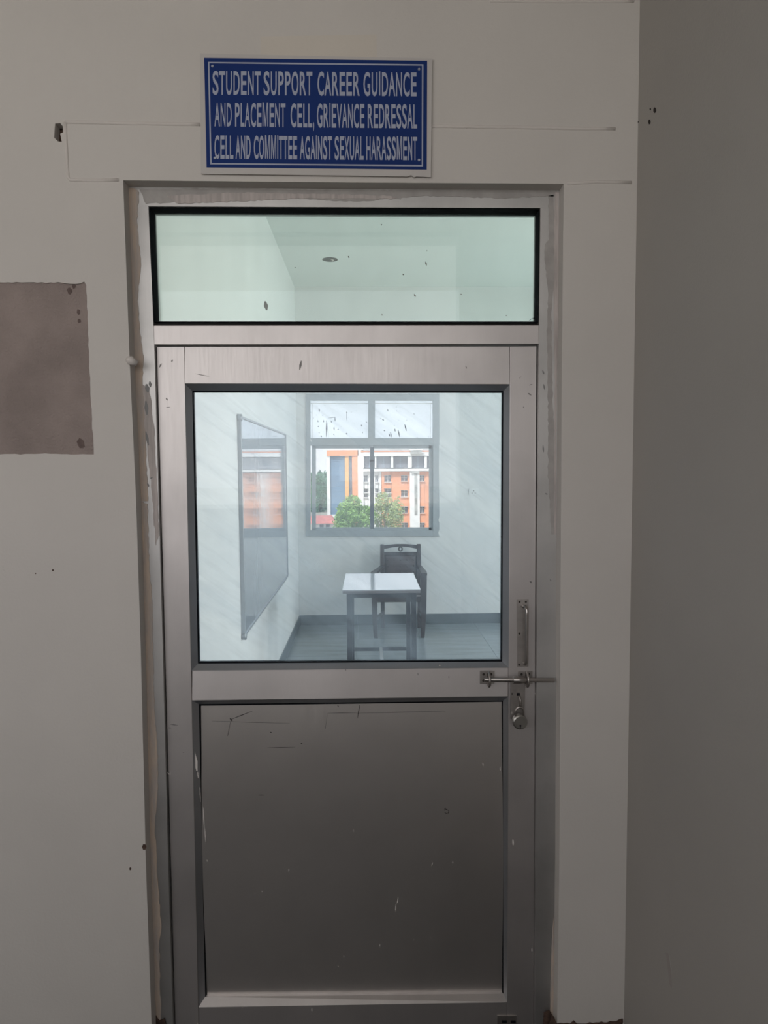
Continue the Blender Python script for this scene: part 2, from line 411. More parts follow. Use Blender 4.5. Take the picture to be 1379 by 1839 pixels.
gasket(BI, [(347.5, 704.5), (902, 705), (899.5, 1185.5), (357.8, 1188.8)], 0.0781, YG)
gasket(PI_, [(360, 1267.5), (901.3, 1260.5), (902, 1783), (371, 1788)], 0.0791, YG)
pa = [at(335, 694, YG+0.001), at(911, 694, YG+0.001), at(909, 1197, YG+0.001), at(347, 1199, YG+0.001)]
gp = MB().hexa(pa, [Vector((p.x, p.y+0.005, p.z)) for p in pa]).build('glass_pane', M_glass, door)
# lower sheet, slightly buckled; its bow is shaped to grade the reflected light
b = MB(); N = 28
cs = [at(350, 1259, YG), at(909, 1254, YG), at(907, 1795, YG), at(361, 1800, YG)]
for j in range(N+1):
    for i in range(N+1):
        u, w = i/N, j/N
        p = cs[0].lerp(cs[1], u).lerp(cs[3].lerp(cs[2], u), w)
        p.y = YG+0.0045-0.0090*math.sin(math.pi*w)-0.0012*math.exp(-((u-0.80)/0.10)**2-((w-0.40)/0.22)**2)
        b.v.append(p)
for j in range(N):
    for i in range(N):
        k = j*(N+1)+i; b.f.append((k, k+1, k+N+2, k+N+1))
lp = b.build('lower_panel', M_panel, door, True)
so = lp.modifiers.new('solid', 'SOLIDIFY'); so.thickness = 0.003; so.offset = 1
so = lp.modifiers.new('edge', 'EDGE_SPLIT'); so.split_angle = math.radians(30)

# plaster and cement smeared over the outer frame
def smear(pts, m, y=YF, t=0.0015, amp=1.2, step=6):
    pts = jag(pts+[pts[0]], amp, step)[:-1]
    return plate('plaster_smear', pxo(pts, y), y, t, m, door)
smear([(229, 338), (240, 338), (250, 345), (246, 400), (253, 470), (247, 540), (252, 600), (258, 640), (256, 700), (262, 800), (266, 900), (254, 900), (246, 760), (240, 640), (234, 480)], M_smear_tan)
smear([(254, 900), (265, 905), (268, 1010), (274, 1100), (276, 1240), (282, 1330), (284, 1410), (278, 1480), (282, 1560), (290, 1668), (286, 1690), (288, 1780), (290, 1832), (278, 1832), (272, 1700), (268, 1560), (262, 1300)], M_smear_tan)
smear([(255, 690), (268, 700), (276, 760), (281, 850), (286, 960), (280, 980), (272, 880), (264, 800), (256, 750)], M_smear_pink, t=0.001)
smear([(250, 340), (420, 338), (640, 342), (830, 341), (1000, 338), (1001, 352), (900, 356), (760, 352), (640, 362), (520, 356), (420, 352), (330, 362), (262, 366)], M_smear_grey, t=0.001)
smear([(300, 352), (420, 346), (560, 348), (700, 352), (720, 358), (560, 356), (420, 362), (320, 366)], M_smear_pink, t=0.0016)
smear([(984, 352), (994, 350), (996, 440), (994, 520), (990, 560), (992, 700), (996, 830), (994, 960), (990, 960), (984, 850), (984, 700), (982, 600), (984, 520), (978, 470), (978, 440), (986, 430)], M_smear_grey, t=0.001)
smear([(996, 345), (1003, 345), (1002, 560), (999, 760), (998, 960), (995, 960), (996, 700), (994, 520)], M_smear_pink, t=0.0012, amp=0.6)
smear([(990, 1700), (994, 1640), (995, 1760), (993, 1832), (987, 1832)], M_smear_tan, amp=0.6)
o = pxo(jag([(277, 1850), (280, 1822), (286, 1832), (296, 1828), (300, 1850)], 1, 4), YF-0.002); plate('broken_foot', o, YF-0.002, 0.003, M_dirt, door)
o = pxo(jag([(975, 1850), (976, 1818), (986, 1814), (994, 1826), (998, 1850)], 1, 4), YF-0.002); plate('broken_foot', o, YF-0.002, 0.003, M_dirt, door)

# scratches, drips and spots (each list one thin relief mesh)
def marks(name, lst, y, m, parent=door, t=0.0004):
    b = MB()
    for (x0, y0, x1, y1, w) in lst:
        yy = y(x0, y0) if callable(y) else y
        p, q = at(x0, y0, yy), at(x1, y1, yy); d = (q-p); n = Vector((-d.z, 0, d.x)).normalized()*w/647/2
        mid = (p+q)/2
        A = [p-n*0.3, mid-n, q-n*0.3, q+n*0.3, mid+n, p+n*0.3]
        A = [Vector((k.x, yy-t, k.z)) for k in A]
        Bk = [Vector((k.x, yy+0.0002, k.z)) for k in A]
        b.raw(A+Bk, [(0, 1, 4, 5), (1, 2, 3, 4)]+[(i, (i+1) % 6, (i+1) % 6+6, i+6) for i in range(6)])
    o = b.build(name, m, parent); o['kind'] = 'stuff'; return o
def YPAN(px, py): return YG+0.0040-0.0090*math.sin(math.pi*min(1, max(0, (py-1259)/541)))-0.0006
marks('white_fleck', [(715, 1611, 713, 1623, 1.6), (711, 1623, 710, 1637, 1.6), (777, 1549, 775, 1555, 1.5), (898, 1377, 898, 1384, 2),
      (867, 1370, 868, 1376, 1.5), (813, 1546, 813, 1551, 1.2), (519, 1560, 518, 1565, 1.5), (635, 1489, 635, 1495, 1.2),
      (525, 1356, 524, 1360, 1), (682, 1695, 682, 1701, 1), (773, 1682, 773, 1686, 1), (539, 1513, 540, 1516, 1),
      (617, 1716, 618, 1720, 1), (607, 1734, 608, 1737, 1), (714, 1775, 714, 1780, 1), (615, 1777, 615, 1780, 1),
      (365, 1450, 367, 1490, 2.4), (368, 1488, 369, 1512, 1.6), (372, 1543, 372, 1548, 1.5), (743, 1686, 743, 1690, 1),
      (470, 1600, 471, 1603, 1), (458, 1603, 458, 1606, 1), (440, 1389, 440, 1391, 1)], YPAN, M_paintdot)
marks('dark_scratch', [(415, 1292, 453, 1277, 1.6), (415, 1291, 405, 1340, 1), (413, 1290, 417, 1295, 3.5), (646, 1266, 642, 1290, 2),
      (588, 1281, 640, 1280, 0.8), (640, 1281, 800, 1277, 0.8), (588, 1281, 576, 1365, 0.7), (540, 1335, 543, 1336, 2),
      (485, 1315, 488, 1316, 2), (480, 1343, 530, 1342, 0.8), (798, 1452, 806, 1456, 1.5), (806, 1456, 804, 1462, 1.5), (804, 1462, 798, 1459, 1.2),
      (800, 1450, 798, 1456, 1.2), (464, 1428, 474, 1428, 1), (380, 1295, 520, 1299, 0.6), (606, 1266, 608, 1270, 1.5)], YPAN, M_scratch)
marks('paint_drip', [(349, 1350, 353.5, 1384, 7), (355, 1386, 356, 1398, 2), (359, 1414, 360, 1440, 1.6)], 0.066, M_paintdot)
marks('stile_fleck', [(921, 1507, 921.5, 1519, 3.6), (298, 1385, 306, 1392, 1.2), (306, 1386, 306, 1391, 2), (303, 1652, 302, 1656, 2.5),
      (955, 1702, 955, 1709, 2), (961, 1832, 962, 1826, 2), (560, 1810, 560, 1816, 2), (355, 1842, 355, 1836, 1.5), (435, 1806, 436, 1810, 1.5),
      (291, 1718, 293, 1720, 2), (960, 1246, 962, 1246, 2), (789, 1196, 790, 1194, 4)], YL, M_paintdot)
marks('stile_scratch', [(306, 1301, 319, 1302.3, 1.8), (302, 1307, 308, 1307.5, 1.6), (331, 1351, 328, 1351, 1.2), (541, 648, 538, 664, 4.5),
      (310, 646, 308, 650, 3), (298, 715, 301, 719, 3), (290, 653, 286, 660, 3), (298, 732, 306, 731, 1.2), (350, 671, 376, 676, 1.2),
      (950, 692, 956, 690, 1.6), (948, 706, 954, 710, 3), (951, 1044, 955, 1047, 4), (940, 730, 940, 733, 2), (836, 657, 838, 662, 2),
      (620, 1201, 621, 1205, 1.5), (750, 1208, 751, 1213, 1.6), (806, 1214, 806, 1218, 1.6), (932, 680, 936, 676, 1)], YL,
      mat('grey_scuff', (0.22, 0.21, 0.205), 0.6, 0.5))
marks('frame_scuff', [(263, 690, 266, 705, 8), (269, 685, 270, 695, 5), (262, 720, 264, 745, 7), (262, 775, 267, 800, 5), (274, 857, 270, 860, 3),
      (265, 868, 267, 874, 3), (975, 800, 976, 812, 2.5), (979, 886, 983, 888, 3), (976, 690, 978, 700, 2.5), (974, 665, 977, 672, 3),
      (988, 1040, 989, 1044, 2)], YF-0.0002, mat('frame_scuff_grey', (0.24, 0.24, 0.24), 0.7, 0.3), t=0.0015)
marks('glass_speck', [(764, 470, 766, 477, 2.4), (766, 450, 767, 451, 1.5), (625, 460, 627, 463, 2.2), (684, 403, 686, 404, 2), (723, 492, 725, 494, 2),
      (744, 528, 746, 533, 2.5), (529, 480, 531, 481, 1.2), (685, 565, 687, 566, 2), (827, 528, 829, 529, 1.6), (908, 566, 910, 567, 1.5)],
      YG+0.0028, M_dirt)
marks('glass_blot', [(476, 541, 479, 557, 8)], YG+0.0028, mat('grey_blot', (0.35, 0.38, 0.37), 0.8))
marks('sealant_scrap', [(950, 576, 955, 572, 1), (955, 572, 963, 571, 1.4), (880, 380, 902, 381.5, 2)], YG+0.0028, M_gasket)

# handle (part of the door)
hd = MB().quad([(928.5, 1198), (948.5, 1197.5), (949.3, 1076), (927.8, 1076.5)], YL-0.002, YL).build('handle', M_steel2, door, bevel=0.0006)
def yat(px, py, y): return at(px, py, y)
b = MB(); P0, P1 = at(937.5, 1087.5, YL-0.002), at(940.5, 1190.5, YL-0.002)
yo = YL-0.034
q0, q1 = at(946, 1097, yo), at(945.6, 1190, yo)
path = [P0, P0.lerp(Vector((P0.x+0.002, yo+0.008, P0.z)), 0.7), Vector((q0.x-0.004, yo+0.005, q0.z+0.012)), q0+Vector((0, 0, 0.002)), q0+Vector((0, 0, -0.01)),
        q0.lerp(q1, 0.5), q1+Vector((0, 0, 0.012)), q1+Vector((0, 0.001, 0.002)), Vector((q1.x-0.002, yo+0.006, q1.z-0.004)), P1.lerp(Vector((P1.x, yo+0.008, P1.z)), 0.6), P1]
b.tube(path, 0.0048, 12); g = b.build('handle_bar', M_steel, hd, True)
for a, c in ((932.8, 1081), (944.3, 1081), (932.5, 1138), (932.2, 1194)):
    p = at(a, c, YL-0.002); MB().tube([p, p+Vector((0, -0.0012, 0))], [0.0032, 0.0026], 10).build('screw', M_screw, hd)
# sliding bolt
yb = YL-0.0235
sb = MB()
r0, r1 = at(869.5, 1221, yb), at(995, 1221.5, yb)
sb.tube([r0, r0+Vector((0.003, 0, 0)), r1-Vector((0.001, 0, 0)), r1], [0.0045, 0.006, 0.0064, 0.006], 16)
sb = sb.build('slide_bolt', M_steel, door, True)
for (x0, x1) in ((862, 888), (930, 956)):
    MB().quad([(x0, 1228.5), (x1, 1228), (x1, 1204.5), (x0, 1205)], YL-0.002, YL).build('bracket_plate', M_steel2, sb, bevel=0.0008)
    for a, c in ((x0+6.5, 1211), (x0+20, 1211), (x0+6, 1222.5)):
        p = at(a, c, YL-0.002); MB().tube([p, p+Vector((0, -0.0015, 0))], [0.0038, 0.003], 10).build('screw', M_screw, sb)
for a in (878.5, 947.5):
    p = at(a, 1221.5, yb)
    b = MB(); ring = [p+Vector((0, 0.006+0.018*math.cos(k*math.pi/8), 0.020*math.sin(k*math.pi/8))) for k in range(16)]; ring.append(ring[0])
    b.tube(ring, 0.0035, 8, cap=False); b.build('bracket_ring', M_steel2, sb, True)
p, q = at(921, 1221.3, yb), at(945, 1221.3, yb)
MB().tube([p, p+Vector((0.001, 0, 0)), q-Vector((0.001, 0, 0)), q], [0.009, 0.0102, 0.0102, 0.009], 18).build('collar', M_steel, sb, True)
MB().quad([(916.5, 1291), (941.5, 1291), (943, 1226), (917, 1226)], YL-0.008, YL-0.0055).build('hasp', M_steel2, sb, bevel=0.0008)
MB().quad([(928, 1249), (933.5, 1249), (933.5, 1244.5), (928, 1244.5)], YL-0.0086, YL-0.0078).build('hasp_slot', M_gasket, sb)
for a, c in ((919.5, 1246),):
    p = at(a, c, YL-0.008); MB().tube([p, p+Vector((0, -0.001, 0))], 0.0025, 8).build('rivet', M_screw, sb)
p = at(931, 1249, YL-0.008)
b = MB(); b.tube([p, p+Vector((0.001, -0.009, -0.001)), p+Vector((0.003, -0.014, -0.010)), p+Vector((0.004, -0.013, -0.022)), p+Vector((0.002, -0.006, -0.03)), p+Vector((0, 0, -0.031))], 0.0032, 10)
b.build('staple', M_steel2, sb, True)
# floor bolt plate at the bottom of the door
fb = MB().quad([(893, 1862), (928, 1862), (928, 1824), (893, 1824)], YL-0.003, YL).build('floor_bolt', M_steel2, door, bevel=0.0006)
for x0 in (901, 917):
    MB().quad([(x0, 1838), (x0+9, 1838), (x0+9, 1833), (x0, 1833)], YL-0.004, YL-0.0025).build('slot', M_gasket, fb)

# ------------------------------------------------------------------ padlock
ypl = YL-0.026
pc = at(933, 1295.5, ypl)
pl = empty('padlock', pc, 'round silver steel padlock hanging from the door bolt hasp', 'padlock')
b = MB(); R_ = 0.0212
prof = [(-0.0105, 0.0), (-0.0105, R_*0.82), (-0.0088, R_*0.95), (-0.0078, R_), (0.0078, R_), (0.0088, R_*0.95), (0.0105, R_*0.82), (0.0105, 0.0)]
n = 40
for (dy, r) in prof:
    for k in range(n):
        t = 2*math.pi*k/n; b.v.append(pc+Vector((r*math.cos(t), dy, r*math.sin(t))))
for i in range(len(prof)-1):
    for k in range(n): b.f.append((i*n+k, i*n+(k+1) % n, (i+1)*n+(k+1) % n, (i+1)*n+k))
o = b.build('body', mat('padlock_steel', (0.42, 0.41, 0.39), 0.34, 1.0, noise=0.12, nscale=60), pl, True)
e = o.modifiers.new('edge', 'EDGE_SPLIT'); e.split_angle = math.radians(28)
b = MB(); w = 0.0118; z0 = pc.z+0.016
pts = [(pc.x-w, pc.y, z0), (pc.x-w, pc.y, z0+0.012)]+[(pc.x-w*math.cos(k*math.pi/10), pc.y, z0+0.013+w*1.1*math.sin(k*math.pi/10)) for k in range(11)]+[(pc.x+w, pc.y, z0+0.012), (pc.x+w, pc.y, z0)]
b.tube(pts, 0.0029, 10); b.build('shackle', M_steel, pl, True)
b = MB(); kz = pc.z-0.009
b.tube([(pc.x, pc.y-0.0103, kz), (pc.x, pc.y-0.0109, kz)], 0.0027, 12)
b.box(pc.x-0.0011, pc.x+0.0011, pc.y-0.0109, pc.y-0.0103, kz-0.009, kz)
b.build('keyhole', M_gasket, pl)

# ------------------------------------------------------------------ sign
SG = empty('sign', at(568, 320, 0), 'blue and grey printed name plate with three lines of white capitals above the door', 'sign')
YS = -0.008
TL, TR, BR, BL = (359, 95.7), (776, 105), (773.6, 318.2), (361, 311.8)
o = pxo([TL, TR, BR, (748, 316.8), (743, 318.5), (738, 314.5), (732, 316.8), BL], YS)
board = plate('backing', o, YS+0.004, 0.004, mat('grey_sign_board', (0.50, 0.475, 0.46), 0.55, noise=0.05, nscale=5), SG)
o = pxo([(366.7, 104.3), (767, 109.4), (766.3, 304.8), (371, 300.8)], YS)
plate('blue_face', o, YS, 0.0006, mat('blue_vinyl', (0.008, 0.03, 0.15), 0.6, noise=0.08, nscale=3, spec=0.15), SG)
M_vinyl = mat('pale_vinyl', (0.34, 0.37, 0.47), 0.5)
bo = [(373.4, 111), (760.3, 115.4), (759.6, 298.8), (377.4, 295.1)]
bi = [(376, 113.6), (757.7, 118), (757.2, 296.2), (379.9, 292.6)]
b = MB()
for k in range(4):
    q = (k+1) % 4
    A = [at(*z, YS-0.0008) for z in (bo[k], bo[q], bi[q], bi[k])]
    b.hexa(A, [Vector((p.x, YS-0.0005, p.z)) for p in A])
b.build('border_line', M_vinyl, SG)
for a, c in ((381.5, 119), (752.5, 124.5), (752.3, 287.6), (386, 284)):
    p = at(a, c, YS); MB().tube([p, p+Vector((0, -0.002, 0))], [0.004, 0.003], 12).build('screw', mat('screw_head', (0.35, 0.38, 0.45), 0.4, 0.5) if a == 381.5 else bpy.data.materials['screw_head'], SG)
def cr(x, y): return (340+x/2.998, 80+y/2.998)      # close-up frame to picture frame
ROWS = [((125, 137, 267), (1223, 145, 276), [('STUDENT', 125, 383), ('SUPPORT', 400, 662), ('CAREER', 690, 917), ('GUIDANCE', 937, 1223)]),
        ((135, 308, 438), (1227, 317, 449), [('AND', 135, 228), ('PLACEMENT', 246, 517), ('CELL,', 545, 672), ('GRIEVANCE', 687, 942), ('REDRESSAL', 960, 1226)]),
        ((135, 484, 612), (1225, 492, 620), [('CELL', 135, 237), ('AND', 249, 330), ('COMMITTEE', 347, 580), ('AGAINST', 595, 767), ('SEXUAL', 782, 938), ('HARASSMENT', 953, 1226)])]
ADV = dict(A=(667, 3, 3), C=(722, 50, 40), D=(722, 80, 45), E=(667, 80, 45), G=(778, 55, 60), H=(722, 80, 80), I=(278, 82, 82),
           L=(556, 75, 35), M=(833, 75, 75), N=(722, 75, 75), O=(778, 50, 45), P=(667, 77, 45), R=(722, 79, 12), S=(667, 45, 45),
           T=(611, 22, 22), U=(722, 79, 75), V=(667, 5, 5), X=(667, 5, 5))
ADV[','] = (278, 85, 90)
HC = 0.722
GL = {'I': ([Vector(p) for p in ((0, 0, 0), (1, 0, 0), (1, HC, 0), (0, HC, 0))], [(0, 1, 2, 3)]),
      'M': ([Vector(p) for p in ((0, 0, 0), (0.16, 0, 0), (0.16, HC*0.82, 0), (0, HC, 0), (0.24, HC, 0), (0.5, HC*0.28, 0), (0.43, 0, 0),
                                 (0.57, 0, 0), (0.76, HC, 0), (1, HC, 0), (0.84, HC*0.82, 0), (0.84, 0, 0), (1, 0, 0))],
            [(0, 1, 2, 3), (3, 2, 4), (4, 2, 6, 5), (5, 6, 7), (5, 7, 10, 8), (8, 10, 9), (9, 10, 11, 12)])}
def glyph(chr_):
    if chr_ not in GL:
        cu = bpy.data.curves.new('t', 'FONT'); cu.body = chr_; cu.size = 1; cu.offset = 0.016; cu.resolution_u = 4
        to = bpy.data.objects.new('t', cu); COL.objects.link(to)
        dg = bpy.context.evaluated_depsgraph_get(); dg.update()
        me = bpy.data.meshes.new_from_object(to.evaluated_get(dg)); bpy.data.objects.remove(to)
        GL[chr_] = ([v.co.copy() for v in me.vertices], [tuple(p.vertices) for p in me.polygons])
    return GL[chr_]
for (l0, l1, words) in ROWS:
    for (wd, x0, x1) in words:
        tot = sum(ADV[c][0] for c in wd)-ADV[wd[0]][1]-ADV[wd[-1]][2]; pen = -ADV[wd[0]][1]; b = MB()
        for c in wd:
            ad, lb_, rb = ADV[c]; vs, fs = glyph(c)
            ga, gb = min(v.x for v in vs), max(v.x for v in vs); V2 = []
            for v in vs:
                X = x0+(pen+lb_+(v.x-ga)/(gb-ga)*(ad-lb_-rb))/tot*(x1-x0)
                s_ = (X-l0[0])/(l1[0]-l0[0]); top = l0[1]+s_*(l1[1]-l0[1]); bot = l0[2]+s_*(l1[2]-l0[2])
                V2.append(at(*cr(X, bot+(top-bot)*v.y/0.729), YS-0.0008))
            b.raw(V2, fs); pen += ad
        b.build('lettering', M_vinyl, SG)

# ------------------------------------------------------------------ the room behind the door
# back wall with its window opening
WO = [(553, 710), (787.5, 710), (787.5, 961.5), (556, 961.5)]
wo = [(at(*p, YB).x, at(*p, YB).z) for p in WO]
x0, x1 = at(553, 850, YB).x, at(787.5, 850, YB).x
z1, z0 = at(670, 708.5, YB).z, at(670, 962, YB).z
b = MB(); T = 0.23
b.box(XL-0.2, x0, YB, YB+T, 0, ZC); b.box(x1, XRR+0.2, YB, YB+T, 0, ZC)
b.box(x0, x1, YB, YB+T, 0, z0); b.box(x0, x1, YB, YB+T, z1, ZC)
wb = b.build('wall_back', M_room); tag(wb, kind='structure')
b = MB(); b.box(XL-0.2, XL, YW, YB, 0, ZC); wl = b.build('wall_room_left', M_room); tag(wl, kind='structure')
# right wall with two windows
b = MB()
ya = [YW, 0.8, 2.3, 3.15, 4.65, YB]
for i in (0, 2, 4): b.box(XRR, XRR+0.2, ya[i], ya[i+1], 0, ZC)
for i in (1, 3): b.box(XRR, XRR+0.2, ya[i], ya[i+1], 0, 0.9); b.box(XRR, XRR+0.2, ya[i], ya[i+1], 2.25, ZC)
tag(b.build('wall_room_right', M_room), kind='structure')
b = MB(); b.box(XR, XRR+0.2, 0, YW, 0, ZC); b.box(-0.9, XR, 0.2, YW, ZC-0.01, ZC); tag(b.build('wall_room_front', M_room), kind='structure')
b = MB(); b.box(XL-0.2, XRR+0.2, 0.0, YB+T+0.6, ZC, ZC+0.2); rc = b.build('ceiling_room', M_ceil); tag(rc, kind='structure')
# hook box hole in the ceiling, a flat disc with its shade in the colour
p = atz(592.5, 466, ZC)
MB().tube([(p.x, p.y, ZC-0.001), (p.x, p.y, ZC+0.0)], 0.068, 24).build('ceiling_opening', mat('ceiling_box_shade', (0.08, 0.09, 0.09), 0.9), rc)
MB().tube([(p.x+0.01, p.y-0.02, ZC-0.003), (p.x+0.03, p.y, ZC-0.006), (p.x+0.02, p.y+0.03, ZC-0.003)], 0.006, 6).build('wire_end', M_paintdot, rc, True)
# tiled floor
b = MB(); b.box(XL-0.2, XRR+0.2, 0.13, YB+T, -0.2, -0.004); fl = b.build('floor_room', M_grout); tag(fl, kind='structure')
TS = 0.6; tile_me = None
yy = YB-0.012
j = 0
while yy > YW:
    yn = max(yy-TS, YW); xx = XL+0.012
    while xx < XRR:
        xn = min(xx+TS, XRR)
        if abs(yn-(yy-TS)) < 1e-6 and abs(xn-(xx+TS)) < 1e-6:
            if tile_me is None:
                o = MB().box(0.0015, TS-0.0015, -TS+0.0015, -0.0015, -0.004, 0.0).build('floor_tile', M_slate, fl); tile_me = o.data
            else:
                o = bpy.data.objects.new('floor_tile', tile_me); COL.objects.link(o); attach(o, fl)
            o.location = (xx, yy, 0)
        else:
            MB().box(xx+0.0015, xn-0.0015, yn+0.0015, yy-0.0015, -0.004, 0).build('floor_tile', M_slate, fl)
        xx = xn
    yy = yn
# skirting tiles
sk = MB().box(XL, XRR, YB-0.004, YB-0.0001, 0, 0.105).build('baseboard_back', M_grout); tag(sk, kind='structure')
xx = XL
M_skirt = mat('skirting_tile', (0.075, 0.10, 0.115), 0.35, noise=0.1, nscale=4)
while xx < XRR-0.01:
    xn = min(xx+0.6, XRR); MB().box(xx+0.0012, xn-0.0012, YB-0.012, YB-0.004, 0.002, 0.105).build('skirting_tile', M_skirt, sk, bevel=0.001); xx = xn
sk = MB().box(XL+0.0001, XL+0.004, YW, YB-0.012, 0, 0.105).build('baseboard_left', M_grout); tag(sk, kind='structure')
yy = YB-0.012
while yy > YW+0.01:
    yn = max(yy-0.6, YW); MB().box(XL+0.004, XL+0.011, yn+0.0012, yy-0.0012, 0.002, 0.105).build('skirting_tile', M_skirt, sk, bevel=0.001); yy = yn

# ------------------------------------------------------------------ window
win = empty('window_1', ((x0+x1)/2, YB, z0), kind='structure')
M_wf = mat('window_frame_grey', (0.44, 0.48, 0.51), 0.45, 0.3, noise=0.06, nscale=5)
M_wf2 = mat('window_frame_light', (0.62, 0.64, 0.65), 0.5)
M_wfd = mat('window_mullion_dark', (0.16, 0.18, 0.21), 0.5, 0.3)
yw = YB-0.012
def WQ(name, xa, ya_, xb, yb_, m=M_wf, y0=yw, y1=YB+0.06, parent=win, bevel=0.002):
    return MB().quad([(xa, yb_), (xb, yb_), (xb, ya_), (xa, ya_)], y0, y1).build(name, m, parent, bevel=bevel)
WQ('frame_side', 549.5, 707, 557, 963.5); WQ('frame_side', 777.5, 707, 789, 963.5)
WQ('frame_top', 557, 707, 777.5, 718.8); WQ('frame_bottom', 557, 952.5, 777.5, 963.5)
WQ('cross_bar', 557, 786.5, 777.5, 800); WQ('fixed_mullion', 661, 718.8, 673.5, 786.5)
ys = YB+0.004
for (xa, xb) in ((559.5, 668), (668.5, 777.5)):     # two sliding sashes below
    s_ = MB()
    ys0 = ys if xa < 600 else ys+0.012
    s_.quad([(xa, 952.5), (xa+7.5 if xa < 600 else xa+3.2, 952.5), (xa+7.5 if xa < 600 else xa+3.2, 800), (xa, 800)], ys0, ys0+0.025)
    s_.quad([(xb-3.4 if xa < 600 else xb-7.2, 952.5), (xb, 952.5), (xb, 800), (xb-3.4 if xa < 600 else xb-7.2, 800)], ys0, ys0+0.025)
    s_.quad([(xa+3, 805.6), (xb-3, 805.6), (xb-3, 800), (xa+3, 800)], ys0, ys0+0.025)
    s_.quad([(xa+3, 952.5), (xb-3, 952.5), (xb-3, 947.5), (xa+3, 947.5)], ys0, ys0+0.025)
    sash = s_.build('sash', M_wf, win)
    MB().quad([(xa+3, 950), (xb-3, 950), (xb-3, 803), (xa+3, 803)], ys0+0.011, ys0+0.014).build('pane', M_wglass, sash)
MB().quad([(664.8, 950), (671.6, 950), (671.6, 803), (664.8, 803)], ys-0.006, ys-0.0005).build('meeting_stile', M_wfd, win)
MB().quad([(663.5, 829.5), (671.8, 829.5), (671.8, 825.5), (663.5, 825.5)], ys-0.016, ys-0.006).build('latch', mat('latch_black', (0.03, 0.03, 0.04), 0.5), win, bevel=0.001)
# frosted fanlights: milky panes that let the daylight through
M_frost = bpy.data.materials.new('milky_glass'); M_frost.use_nodes = True; nt = M_frost.node_tree
nt.nodes.remove(nt.nodes['Principled BSDF'])
tlc = nt.nodes.new('ShaderNodeBsdfTranslucent'); tlc.inputs[0].default_value = (0.9, 0.95, 0.97, 1)
trc = nt.nodes.new('ShaderNodeBsdfTransparent'); trc.inputs[0].default_value = (0.95, 0.98, 1.0, 1)
mx = nt.nodes.new('ShaderNodeMixShader'); mx.inputs[0].default_value = 0.75
nt.links.new(tlc.outputs[0], mx.inputs[1]); nt.links.new(trc.outputs[0], mx.inputs[2])
nt.links.new(mx.outputs[0], nt.nodes['Material Output'].inputs[0])
M_bd = mat('fanlight_bead', (0.80, 0.80, 0.78), 0.5)
for (xa, xb, bl, br) in ((557, 661, 4, 0.0), (673.5, 777.6, 0.0, 5.5)):
    pn = MB().quad([(xa-1, 788), (xb+1, 788), (xb+1, 717), (xa-1, 717)], YB+0.02, YB+0.024).build('frosted_pane', M_frost, win)
    MB().quad([(xa, 725.2), (xb, 725.2), (xb, 723.9), (xa, 723.9)], YB+0.012, YB+0.019).build('pane_bead', M_bd, pn)
    if bl: MB().quad([(xa+bl-0.7, 786), (xa+bl, 786), (xa+bl, 725), (xa+bl-0.7, 725)], YB+0.012, YB+0.019).build('pane_bead', M_bd, pn)
    if br: MB().quad([(xb-br, 786), (xb-br+0.8, 786), (xb-br+0.8, 725), (xb-br, 725)], YB+0.012, YB+0.019).build('pane_bead', M_bd, pn)
def c2(x, y): return (540+x/5.304, 700+y/5.304)
SP = [(175, 180, 178, 210, 9), (165, 345, 168, 355, 8), (215, 288, 218, 312, 8), (163, 290, 165, 310, 6), (290, 298, 294, 312, 9), (316, 355, 318, 385, 9),
      (350, 380, 362, 376, 7), (438, 212, 438, 290, 4), (436, 210, 440, 222, 10), (245, 290, 243, 450, 9), (256, 310, 262, 450, 4), (262, 270, 340, 258, 5),
      (325, 262, 328, 300, 9), (576, 334, 584, 348, 10), (432, 412, 442, 426, 11), (530, 200, 530, 206, 7), (480, 210, 482, 216, 6), (508, 314, 510, 320, 6),
      (620, 305, 630, 312, 8), (590, 400, 590, 415, 6), (175, 405, 176, 412, 8), (190, 435, 200, 450, 9), (150, 238, 151, 242, 6), (225, 150, 235, 152, 6),
      (120, 264, 122, 274, 6), (205, 245, 212, 247, 5), (302, 212, 308, 216, 5), (385, 350, 386, 354, 4), (310, 420, 320, 434, 5), (96, 214, 100, 218, 8),
      (778, 280, 790, 292, 11), (826, 184, 832, 206, 7), (1078, 226, 1080, 234, 9), (990, 330, 1006, 392, 12), (926, 380, 942, 450, 12), (895, 370, 900, 400, 10),
      (855, 405, 864, 450, 11), (838, 415, 850, 446, 10), (794, 384, 800, 396, 9), (908, 160, 912, 168, 6), (915, 200, 916, 206, 6), (1005, 286, 1012, 290, 5),
      (760, 270, 764, 276, 6), (728, 256, 730, 260, 5), (1105, 450, 1112, 456, 7), (888, 338, 892, 344, 6), (1213, 446, 1216, 452, 6), (930, 286, 934, 292, 4)]
marks('paint_speck', [(*c2(a, c), *c2(d, e), w/5.3*4.0) for (a, c, d, e, w) in SP], YB+0.0195, mat('speck_dark', (0.06, 0.07, 0.10), 0.8), win)
# chipped white plaster down the right side of the window frame
marks('plaster_chip', [(789.5, 712, 789.8, 790, 4), (788.5, 800, 788.5, 880, 4), (788.5, 930, 788.6, 938, 9), (788.5, 952, 788.3, 961, 10), (557, 788, 560, 794, 9),
                       (552, 965, 700, 965, 2), (700, 965, 786, 964.6, 2)], yw, M_bd, win)

